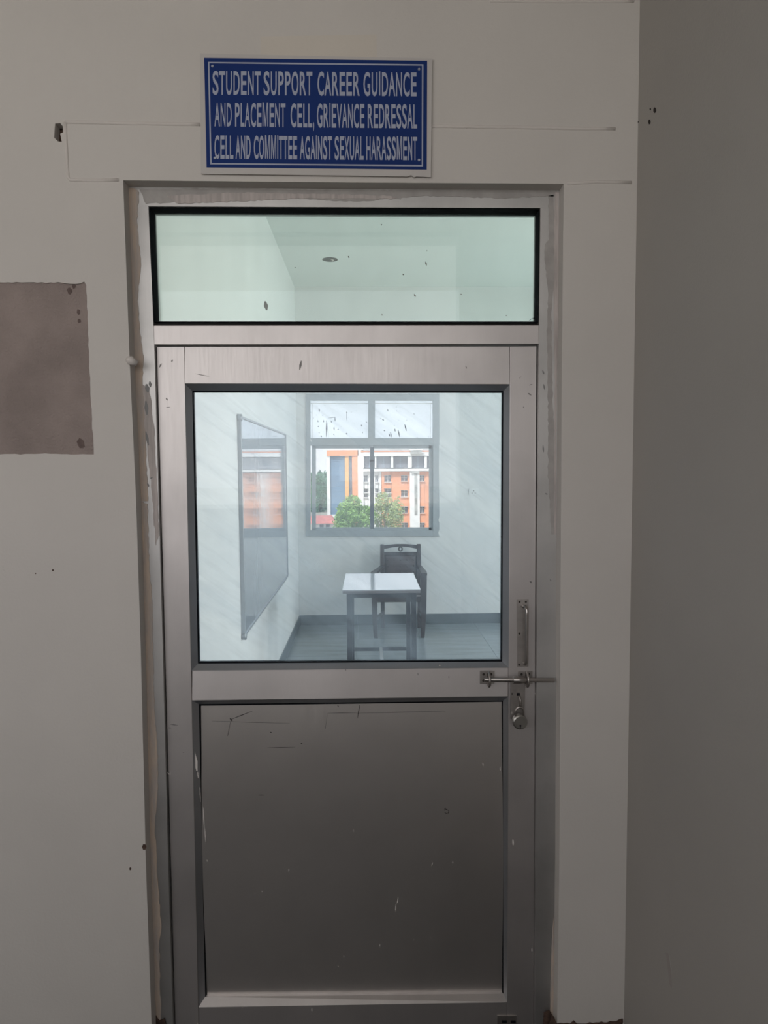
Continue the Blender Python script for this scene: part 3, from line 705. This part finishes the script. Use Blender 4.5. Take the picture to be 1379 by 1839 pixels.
# socket on the back wall
p = at(850, 884, YB)
so = empty('wall_socket', (p.x, YB, p.z-0.03), 'flush white three-pin socket plate on the room back wall right of the window', 'socket')
MB().quad([(842, 889), (859, 889), (859, 878.5), (842, 878.5)], YB-0.008, YB-0.0005).build('plate', mat('socket_plastic', (0.78, 0.80, 0.80), 0.4), so, bevel=0.001)
for a, c in ((850.5, 881.5), (847.7, 885.5), (853.3, 885.5)):
    q = at(a, c, YB-0.008); MB().tube([q, q+Vector((0, -0.001, 0))], 0.0045, 8).build('pin_hole', M_dark, so)

# ------------------------------------------------------------------ glass writing board on the left wall
def lw(px, py): return atx(px, py, XL+0.012)
b0, b1, b2, b3 = lw(431, 748), lw(512.5, 784), lw(516.5, 1032), lw(438, 1142)
yN, yFar = (b0.y+b3.y)/2, (b1.y+b2.y)/2
zt, zbm = (b0.z+b1.z)/2, (b2.z+b3.z)/2
wbd = empty('writing_board', (XL, (yN+yFar)/2, zbm), 'large glossy grey glass board with a thin frame on the room left wall', 'board')
M_board = bpy.data.materials.new('glossy_board'); M_board.use_nodes = True; nt = M_board.node_tree
pb = nt.nodes['Principled BSDF']; pb.inputs['Base Color'].default_value = (0.50, 0.54, 0.60, 1); pb.inputs['Metallic'].default_value = 0.35
pb.inputs['Roughness'].default_value = 0.008; pb.inputs['IOR'].default_value = 2.4
t = nt.nodes.new('ShaderNodeTexCoord'); mp = nt.nodes.new('ShaderNodeMapping'); mp.inputs['Scale'].default_value = (1, 5, 0.7)
n = nt.nodes.new('ShaderNodeTexNoise'); n.inputs['Scale'].default_value = 6; n.inputs['Detail'].default_value = 3
bp = nt.nodes.new('ShaderNodeBump'); bp.inputs['Strength'].default_value = 0.10; bp.inputs['Distance'].default_value = 0.003
nt.links.new(t.outputs['Object'], mp.inputs[0]); nt.links.new(mp.outputs[0], n.inputs[0]); nt.links.new(n.outputs[0], bp.inputs['Height']); nt.links.new(bp.outputs[0], pb.inputs['Normal'])
MB().box(XL+0.001, XL+0.012, yN, yFar, zbm, zt).build('panel', M_board, wbd)
M_bfr = mat('board_frame', (0.42, 0.44, 0.47), 0.4, 0.6)
MB().box(XL, XL+0.022, yN-0.022, yN, zbm-0.015, zt+0.012).build('frame_bar', M_bfr, wbd, bevel=0.002)
MB().box(XL, XL+0.018, yFar, yFar+0.02, zbm-0.015, zt+0.012).build('frame_bar', M_bfr, wbd, bevel=0.002)
MB().box(XL, XL+0.018, yN, yFar, zt, zt+0.014).build('frame_bar', M_bfr, wbd, bevel=0.002)
MB().box(XL, XL+0.018, yN, yFar, zbm-0.014, zbm).build('frame_bar', M_bfr, wbd, bevel=0.002)
for y_, z_ in ((yN-0.01, zbm-0.008), (yN-0.01, zt+0.002)):
    MB().tube([(XL+0.001, y_, z_), (XL+0.026, y_, z_)], 0.02, 14).build('corner_cap', M_bfr, wbd, True)

# ------------------------------------------------------------------ table
ZT = 0.79
f0, f1, r0_, r1_ = atz(613.5, 1060.5, ZT), atz(755, 1057.5, ZT), atz(621.5, 1030.5, ZT), atz(742, 1028.5, ZT)
ty0, ty1 = (f0.y+f1.y)/2, (r0_.y+r1_.y)/2
tx0, tx1 = (f0.x+r0_.x)/2, (f1.x+r1_.x)/2
tb = empty('table', ((tx0+tx1)/2, (ty0+ty1)/2, 0), 'narrow steel-legged table with a shiny pale top in front of the armchair', 'table')
M_top = mat('pale_laminate', (0.80, 0.84, 0.90), 0.10, metal=0.35, noise=0.08, nscale=5, stretch=(0.6, 8, 1), spec=1.0, bump=0.05, bscale=12)
M_leg = mat('dark_steel', (0.035, 0.04, 0.055), 0.4, 0.3)
MB().box(tx0, tx1, ty0, ty1, ZT-0.008, ZT).build('tabletop', M_top, tb, bevel=0.001)
MB().box(tx0+0.002, tx1-0.002, ty0+0.001, ty1-0.001, ZT-0.026, ZT-0.008).build('edge_board', mat('grey_edge_band', (0.18, 0.17, 0.19), 0.5), tb, bevel=0.001)
lx0, lx1 = at(623, 1120, ty0+0.03).x, at(749.5, 1120, ty0+0.03).x
L = 0.042
for xa in (lx0, lx1-L):
    for ya_ in (ty0+0.02, ty1-0.02-L):
        MB().box(xa, xa+L*0.85, ya_, ya_+L*0.85, 0, ZT-0.026).build('leg', M_leg, tb, bevel=0.002)
for ya_ in (ty0+0.025, ty1-0.05):
    MB().box(lx0+L*0.85, lx1-L, ya_, ya_+0.025, ZT-0.06, ZT-0.026).build('apron', M_leg, tb)
for xa in (lx0+0.004, lx1-L+0.004):
    MB().box(xa, xa+0.025, ty0+0.02+L, ty1-0.02-L, ZT-0.06, ZT-0.026).build('apron', M_leg, tb)
zs = at(680, 1166, ty1-0.05).z
for ya_ in (ty0+0.028, ty1-0.05):
    MB().box(lx0+L*0.85, lx1-L, ya_, ya_+0.025, zs-0.014, zs+0.014).build('stretcher', M_leg, tb)
xm = at(684, 1170, ty1-0.05).x
MB().box(xm-0.012, xm+0.012, ty0+0.053, ty1-0.05, zs-0.012, zs+0.016).build('stretcher', mat('lit_steel_bar', (0.5, 0.52, 0.52), 0.3, 0.8), tb)  # pale colour puts the window light on this bar

# ------------------------------------------------------------------ armchair
M_wood = mat('dark_chair_wood', (0.035, 0.022, 0.026), 0.35, noise=0.3, nscale=6, stretch=(4, 4, 0.6))
M_pad = mat('dark_leatherette', (0.06, 0.042, 0.048), 0.5, bump=0.3, bscale=40)
M_seat = mat('grey_seat_cloth', (0.30, 0.28, 0.30), 0.7)
yFr, yRe = 4.67, 5.05
def cx_(px, y): return at(px, 1050, y).x
xa, xb = cx_(666, yFr), cx_(766.5, yFr)
cxm = (xa+xb)/2
ch = empty('armchair', (cxm, (yFr+yRe)/2, 0), 'dark wooden armchair with arched back rail behind the table under the window', 'chair')
def leg_curve(x, y, lean, zt_):
    pts = [Vector((x+lean*0.9, y, 0)), Vector((x+lean*0.35, y, 0.1)), Vector((x, y, 0.25)), Vector((x, y, zt_-0.06)), Vector((x, y, zt_))]
    b = MB(); hs = [0.019, 0.021, 0.025, 0.031, 0.031]
    v = []
    for p, h in zip(pts, hs): v += [(p.x-h, p.y-h, p.z), (p.x+h, p.y-h, p.z), (p.x+h, p.y+h, p.z), (p.x-h, p.y+h, p.z)]
    f = [(0, 1, 2, 3), tuple(range(len(v)-4, len(v)))]
    for i in range(len(pts)-1):
        for k in range(4): f.append((i*4+k, i*4+(k+1) % 4, (i+1)*4+(k+1) % 4, (i+1)*4+k))
    return b.raw(v, f)
for s_, x in ((1, xa+0.033), (-1, xb-0.033)):
    zarm = at(762, 1028, yFr).z
    leg_curve(x, yFr, s_*0.012, zarm-0.025).build('leg', M_wood, ch, bevel=0.003)
xbl, xbr = at(686.5, 1000, yRe).x, at(752.5, 1000, yRe).x
ztb = at(700, 977.5, yRe+0.05).z
for x in (xbl, xbr):
    b = MB(); v = []
    st = [(x, yRe+0.03, 0, 0.019), (x, yRe, 0.25, 0.02), (x, yRe, 0.46, 0.021), (x, yRe+0.03, 0.7, 0.021), (x, yRe+0.05, ztb, 0.019)]
    for (a, c, z, h) in st: v += [(a-h, c-h, z), (a+h, c-h, z), (a+h, c+h, z), (a-h, c+h, z)]
    f = [(0, 1, 2, 3), (16, 17, 18, 19)]
    for i in range(4):
        for k in range(4): f.append((i*4+k, i*4+(k+1) % 4, (i+1)*4+(k+1) % 4, (i+1)*4+k))
    b.raw(v, f).build('leg', M_wood, ch, bevel=0.003)
# arched top rail
def arch(z0a, z1a, rise0, rise1, y0, th, name, m):
    b = MB(); n = 12; v = []
    for k in range(n+1):
        u = k/n; x = xbl+(xbr-xbl)*u; s_ = math.sin(math.pi*u)
        v += [(x, y0, z0a+rise0*s_), (x, y0, z1a+rise1*s_), (x, y0+th, z1a+rise1*s_), (x, y0+th, z0a+rise0*s_)]
    f = [(0, 1, 2, 3), tuple(n*4+k for k in range(4))]
    for i in range(n):
        for k in range(4): f.append((i*4+k, i*4+(k+1) % 4, (i+1)*4+(k+1) % 4, (i+1)*4+k))
    return b.raw(v, f).build(name, m, ch, bevel=0.002)
arch(ztb-0.052, ztb-0.012, 0.028, 0.014, yRe+0.035, 0.028, 'top_rail', M_wood)
zmid = at(700, 991.5, yRe+0.05).z
arch(zmid-0.03, zmid, 0, 0, yRe+0.035, 0.026, 'back_rail', M_wood)
xc = (xbl+xbr)/2; zm = (zmid+ztb-0.012)/2-0.002
ring = [Vector((xc+0.017*math.cos(k*math.pi/8), yRe+0.045, zm+0.02*math.sin(k*math.pi/8))) for k in range(17)]
MB().tube(ring, 0.007, 8, cap=False).build('medallion', M_wood, ch, True)
# padded back with tuft rows
b = MB(); nx, nz = 18, 14; zl = 0.50; v = []
for side in (0, 1):
    for j_ in range(nz+1):
        for i in range(nx+1):
            u, w = i/nx, j_/nz
            x = xbl+0.02+(xbr-xbl-0.04)*u; z = zl+(zmid-0.03-zl)*w
            bulge = 0.022*(1-(2*u-1)**6)*(1-(2*w-1)**6)*(0.75+0.25*abs(math.sin(w*4*math.pi)))
            y = yRe+0.02+0.03*w*0.8
            v.append((x, y-bulge if side == 0 else y+0.03, z))
n1 = (nx+1)*(nz+1); f = []
for side in (0, 1):
    for j_ in range(nz):
        for i in range(nx):
            k = side*n1+j_*(nx+1)+i; f.append((k, k+1, k+nx+2, k+nx+1))
edge = [i for i in range(nx+1)]+[j_*(nx+1)+nx for j_ in range(1, nz+1)]+[nz*(nx+1)+i for i in range(nx-1, -1, -1)]+[j_*(nx+1) for j_ in range(nz-1, 0, -1)]
for k in range(len(edge)):
    a, c = edge[k], edge[(k+1) % len(edge)]; f.append((a, c, c+n1, a+n1))
bpad = b.raw(v, f).build('back_pad', M_pad, ch, True)
for row in (0.30, 0.55, 0.8):
    for i in range(5):
        x = xbl+0.055+(xbr-xbl-0.11)*i/4; z = zl+(zmid-0.03-zl)*row
        MB().tube([(x, yRe+0.02+0.024*row-0.016, z), (x, yRe+0.02+0.024*row-0.028, z)], [0.008, 0.004], 8).build('button', M_pad, bpad, True)
# seat
zse = 0.40
MB().box(xa+0.03, xb-0.03, yFr-0.02, yRe, zse-0.055, zse).build('seat_frame', M_wood, ch, bevel=0.004)
MB().box(xa+0.045, xb-0.045, yFr-0.01, yRe-0.01, zse, zse+0.055).build('seat', M_pad, ch, bevel=0.015)
MB().box(xa+0.04, xb-0.04, yFr-0.016, yRe-0.01, zse-0.001, zse+0.006).build('seat_piping', mat('pale_piping', (0.6, 0.58, 0.6), 0.5), ch)
# arms
for s_, x in ((1, xa+0.03), (-1, xb-0.03)):
    xr_ = xbl if s_ == 1 else xbr
    b = MB(); v = []
    st = [(x, yFr-0.045, zarm, 0.030), (x, yFr+0.05, zarm+0.004, 0.032), (x*0.5+xr_*0.5, (yFr+yRe)/2, zarm+0.012, 0.026), (xr_-s_*0.0, yRe, zarm+0.02, 0.02)]
    for (a, c, z, h) in st: v += [(a-h, c, z-0.026), (a+h, c, z-0.026), (a+h, c, z), (a-h, c, z)]
    f = [(0, 1, 2, 3), (12, 13, 14, 15)]
    for i in range(3):
        for k in range(4): f.append((i*4+k, i*4+(k+1) % 4, (i+1)*4+(k+1) % 4, (i+1)*4+k))
    b.raw(v, f).build('armrest', M_wood, ch, bevel=0.004)
for x in (xa+0.033, xb-0.033):
    xr_ = xbl if x < cxm else xbr
    MB().hexa([(x-0.01, yFr+0.02, 0.15), (x+0.01, yFr+0.02, 0.15), (x+0.01, yFr+0.02, 0.18), (x-0.01, yFr+0.02, 0.18)],
              [(xr_-0.01, yRe-0.02, 0.15), (xr_+0.01, yRe-0.02, 0.15), (xr_+0.01, yRe-0.02, 0.18), (xr_-0.01, yRe-0.02, 0.18)]).build('side_stretcher', M_wood, ch)

# ------------------------------------------------------------------ outside: ground, building, trees
ZG = -12.5
M_ground = mat('dusty_ground', (0.42, 0.40, 0.34), 0.95, noise=0.3, nscale=0.05)
b = MB(); b.box(-400, 400, 6.5, 700, ZG-1, ZG); b.box(-400, 400, -500, -5.5, ZG-1, ZG)
tag(b.build('ground', M_ground), kind='structure')
YX = 148.0
M_or = mat('orange_paint', (0.85, 0.36, 0.20), 0.85, noise=0.06, nscale=0.2)
M_wh = mat('white_paint', (0.82, 0.80, 0.79), 0.85, noise=0.05, nscale=0.3)
M_stain = mat('weather_stain', (0.50, 0.49, 0.47), 0.9, noise=0.5, nscale=0.6)
M_cg = mat('blue_curtain_glass', (0.17, 0.27, 0.40), 0.25, noise=0.2, nscale=0.25, spec=0.3)
M_dg = mat('grey_window_glass', (0.22, 0.23, 0.27), 0.35, noise=0.25, nscale=0.5, spec=0.3)
M_yo = mat('pale_orange_paint', (0.85, 0.42, 0.16), 0.85)
bd = empty('building', (0, YX+8, ZG), 'orange and white institutional block with a tall blue glazed stairwell outside the window', 'building')
def EB(name, xa, ya_, xb, yb_, m, y0=0.0, dep=3.0, parent=None):
    """facade piece between px corners on the facade plane, its face y0 metres in front (+) of it"""
    p, q = at(xa, yb_, YX), at(xb, ya_, YX)
    return MB().box(p.x, q.x, YX-y0, YX-y0+dep, p.z, q.z).build(name, m, parent or bd)
def zpx(z): return 839-(z-1.63)*FPX/(YX+1.95)
# main body behind everything
p, q = at(588, 812, YX), at(975, 812, YX)
MB().box(p.x+0.3, q.x, YX+0.8, YX+16, ZG, p.z-0.4).build('rear_block', M_wh, bd)
EB('tower_pier', 588, 818, 592.3, 952, M_wh, 0.3, 1.5)
MB_ = EB('tower_cap', 587, 808.5, 643.5, 819, M_or, 0.5, 3)
EB('tower_stripe', 620.5, 819, 626, 952, M_yo, 0.2, 1.2); EB('tower_panel', 633.3, 819, 643.5, 952, M_or, 0.3, 1.4)
EB('tower_foot', 592.3, 924, 620.5, 952, M_wh, 0.1, 1.2)
cg = EB('curtain_wall', 592.3, 819, 620.5, 924, M_cg, -0.1, 0.5); sg = EB('curtain_wall', 626, 819, 633.3, 952, M_dg, -0.1, 0.5)
M_mul = mat('curtain_mullion', (0.34, 0.43, 0.54), 0.6)
for k in range(1, 12): EB('glazing_bar', 592.3, 819+k*9-0.25, 620.5, 819+k*9+0.25, M_mul, -0.04, 0.05, cg)
for k in range(1, 8): EB('glazing_bar', 626, 819+k*14-0.25, 633.3, 819+k*14+0.25, M_mul, -0.04, 0.05, sg)
EB('wall_pier', 643.5, 806, 652, 952, M_wh, 0.5, 2); 
EB('parapet', 648, 806, 975, 807.5, M_wh, 0.8, 2.5); EB('parapet_band', 648, 807.5, 975, 812, M_or, 0.6, 2)
EB('fascia', 652, 812, 975, 819.5, M_wh, 0.9, 2); EB('sill_band', 652, 840, 975, 846.5, M_wh, 0.9, 2)
tops = [(653.5, 673.2), (675.5, 701.8), (706, 732), (739, 761.8), (766, 786), (790, 812), (816, 842), (848, 872), (878, 902), (908, 940)]
prev = 652
for (xa_, xb_) in tops:
    if xa_ > prev: EB('column', prev, 819.5, xa_, 840, M_wh, 0.7, 1.2)
    w_ = EB('window', xa_, 819.5, xb_, 840, M_dg, -0.25, 0.5); prev = xb_
    EB('pane_bar', (xa_+xb_)/2-0.3, 819.5, (xa_+xb_)/2+0.3, 840, M_mul, -0.15, 0.1, w_)
EB('column', prev, 819.5, 975, 840, M_wh, 0.7, 1.2)
def wall_with_windows(xa_, xb_, m, cols, name):
    """facade bay between two px, each window a framed recess"""
    rows = sorted({(a, c) for _, _, rr in cols for (a, c) in rr})
    xs = sorted([xa_, xb_]+[v_ for l, r_, _ in cols for v_ in (l, r_)])
    for i in range(len(xs)-1):
        l, r_ = xs[i], xs[i+1]
        if r_-l < 0.01: continue
        hit = [rr for (a, c, rr) in cols if a <= l+0.01 and c >= r_-0.01]
        yy_ = 846.5
        if hit:
            for (t0, t1) in hit[0]:
                EB(name, l, yy_, r_, t0, m, 0, 0.8)
                wd = EB('window', l, t0, r_, t1, M_dg, -0.35, 0.3)
                EB('pane_bar', (l+r_)/2-0.35, t0, (l+r_)/2+0.35, t1, M_wh, -0.2, 0.1, wd)
                EB('pane_bar', l, t0+(t1-t0)*0.36-0.3, r_, t0+(t1-t0)*0.36+0.3, M_wh, -0.2, 0.1, wd)
                EB('sill', l-0.5, t1, r_+0.5, t1+1.1, M_wh, 0.35, 0.5, wd); EB('hood', l-0.5, t0-0.9, r_+0.5, t0, M_stain, 0.4, 0.5, wd)
                yy_ = t1
        EB(name, l, yy_, r_, 952, m, 0, 0.8)
R4 = [(854.3, 863.6), (881, 892), (910, 921), (939.5, 948.5)]
RT = [(854.3, 865.5), (878, 884.5), (886.5, 893), (908, 920), (937, 948)]
wall_with_windows(652, 685, M_wh, [(653.5, 660.8, RT), (673.5, 680, RT)], 'white_bay')
wall_with_windows(685, 736, M_or, [(690, 702.5, RT), (720, 732.3, R4)], 'orange_bay')
EB('pilaster', 736, 846.5, 753, 952, M_wh, 0.6, 1.5)
EB('stain', 744, 846.5, 749, 925, M_stain, 0.63, 0.1); EB('stain', 738, 846.2, 752, 850, M_stain, 0.93, 0.1)
wall_with_windows(753, 775, M_or, [(750.5+3, 762.5, [(854.3, 863.6), (910, 921), (939.5, 948.5)])], 'orange_bay')
k = 775
for j_ in range(4):
    EB('pilaster', k, 846.5, k+14, 952, M_wh, 0.6, 1.5)
    wall_with_windows(k+14, min(k+50, 975), M_or, [(k+22, k+34, R4)], 'orange_bay'); k += 50
# water tank in front of the parapet, kept as a building part
e0, e1 = at(737, 815.5, YX-1.5), at(757.5, 807.5, YX-1.5)
rbx = MB().box(e0.x, e1.x, YX-1.6, YX-0.85, e0.z, e1.z).build('water_tank', M_stain, bd, bevel=0.05)
MB().box(e0.x-0.2, e1.x+0.2, YX-1.7, YX-0.85, e1.z-0.12, e1.z+0.05).build('lid', M_wh, rbx)
# small house with red tiles, lower left
hs = empty('house', (at(580, 948, 118).x, 121, ZG), 'small white house with a red tiled roof left of the orange building', 'house')
a, c = at(560, 951, 118), at(601, 939, 118)
MB().box(a.x, c.x, 118, 124, ZG, c.z).build('wall', M_wh, hs)
for xw in (574, 585):
    w0, w1 = at(xw, 950, 118), at(xw+7, 942, 118); MB().box(w0.x, w1.x, 117.9, 118.1, w0.z, w1.z).build('window', M_dg, hs)
z_t = at(580, 928, 121).z
rfv = [(a.x-0.5, 117.5, c.z-0.1), (c.x+0.6, 117.5, c.z-0.1), (c.x-0.8, 121, z_t), (a.x-0.5, 121, z_t)]
MB().hexa(rfv, [(p_[0], p_[1]+(0.2 if i < 2 else 3.5), p_[2]+0.02) for i, p_ in enumerate(rfv)]).build('roof', mat('red_roof_tile', (0.62, 0.22, 0.20), 0.8, noise=0.3, nscale=1.5), hs)

def crown(cx, cy, cz, rx, ry, rz, n, leaf, seed, lumpy=0.35, nl=14):
    rnd = random.Random(seed); b = MB()
    lumps = []
    for _ in range(nl):
        d = Vector((rnd.gauss(0, 1), rnd.gauss(0, 1), rnd.gauss(0, 1))).normalized()
        lumps.append((Vector((d.x*rx*0.62, d.y*ry*0.62, d.z*rz*0.62)), rnd.uniform(0.3, 0.5)))
    for _ in range(n):
        c_, r_ = rnd.choice(lumps)
        d = Vector((rnd.gauss(0, 1), rnd.gauss(0, 1), rnd.gauss(0, 1))).normalized()*rnd.uniform(0.6, 1.0)
        p = Vector((cx, cy, cz))+c_+Vector((d.x*rx*r_, d.y*ry*r_, d.z*rz*r_))
        u = Vector((rnd.gauss(0, 1), rnd.gauss(0, 1), rnd.gauss(0, 1))).normalized(); w = u.orthogonal().normalized()
        s_ = leaf*rnd.uniform(0.6, 1.2)
        b.raw([p-u*s_, p+w*s_*0.45, p+u*s_, p-w*s_*0.45], [(0, 1, 2, 3)])
    return b
def tree(name, label, px, ptop, pbot, pw, Y, n, leaf, m, seed, trunk_r=0.22):
    top, bot = at(px, ptop, Y), at(px, pbot, Y)
    rz = (top.z-bot.z)/2; rx = pw/2*(Y+1.95)/FPX
    r = empty(name, (top.x, Y, ZG), label, 'tree')
    o = crown(top.x, Y, bot.z+rz, rx, rx*0.9, rz, n, leaf, seed).build('foliage', m, r); o['kind'] = 'stuff'
    b = MB(); b.tube([(top.x, Y, ZG), (top.x+0.15, Y, (ZG+bot.z)/2), (top.x, Y, bot.z+rz*0.9)], [trunk_r, trunk_r*0.7, trunk_r*0.3], 8)
    for s_ in (-1, 1): b.tube([(top.x+0.1, Y, bot.z), (top.x+s_*rx*0.5, Y, bot.z+rz*1.1)], [trunk_r*0.4, trunk_r*0.12], 6)
    b.build('trunk', mat('bark', (0.16, 0.12, 0.09), 0.9) if 'bark' not in bpy.data.materials else bpy.data.materials['bark'], r)
    return r
M_lf1 = mat('leaf_bright', (0.30, 0.48, 0.12), 0.7, col2=(0.18, 0.33, 0.10), nscale=1.5)
M_lf2 = mat('leaf_dry', (0.45, 0.50, 0.20), 0.8, col2=(0.28, 0.36, 0.18), nscale=1.0)
M_lf3 = mat('leaf_dark', (0.12, 0.28, 0.15), 0.8, col2=(0.07, 0.18, 0.12), nscale=0.4)
tree('broad_tree', 'bright green bushy tree in front of the blue glazed stairwell', 634, 890, 968, 80, 95, 7000, 0.20, M_lf1, 3)
tree('loose_tree', 'sparse yellow-green tree in front of the orange bay right of the mullion', 690, 884, 970, 66, 100, 2600, 0.20, M_lf2, 5)
tree('thin_tree', 'thin twiggy tree at the foot of the orange wall', 715, 886, 965, 26, 104, 500, 0.18, M_lf2, 9, 0.12)
for i, (px, pt, w, Y, sd_, lb) in enumerate(((572, 838, 34, 220, 11, 'tall dark tree beyond the small house, touching the window frame'),
                                          (590, 836, 30, 235, 12, 'dark tree half hidden behind the stairwell tower'),
                                          (548, 840, 36, 228, 13, 'dark tree farthest left beyond the window frame'))):
    tree('distant_tree', lb, px, pt, 945, w, Y, 5000, 0.55, M_lf3, sd_, 0.4)
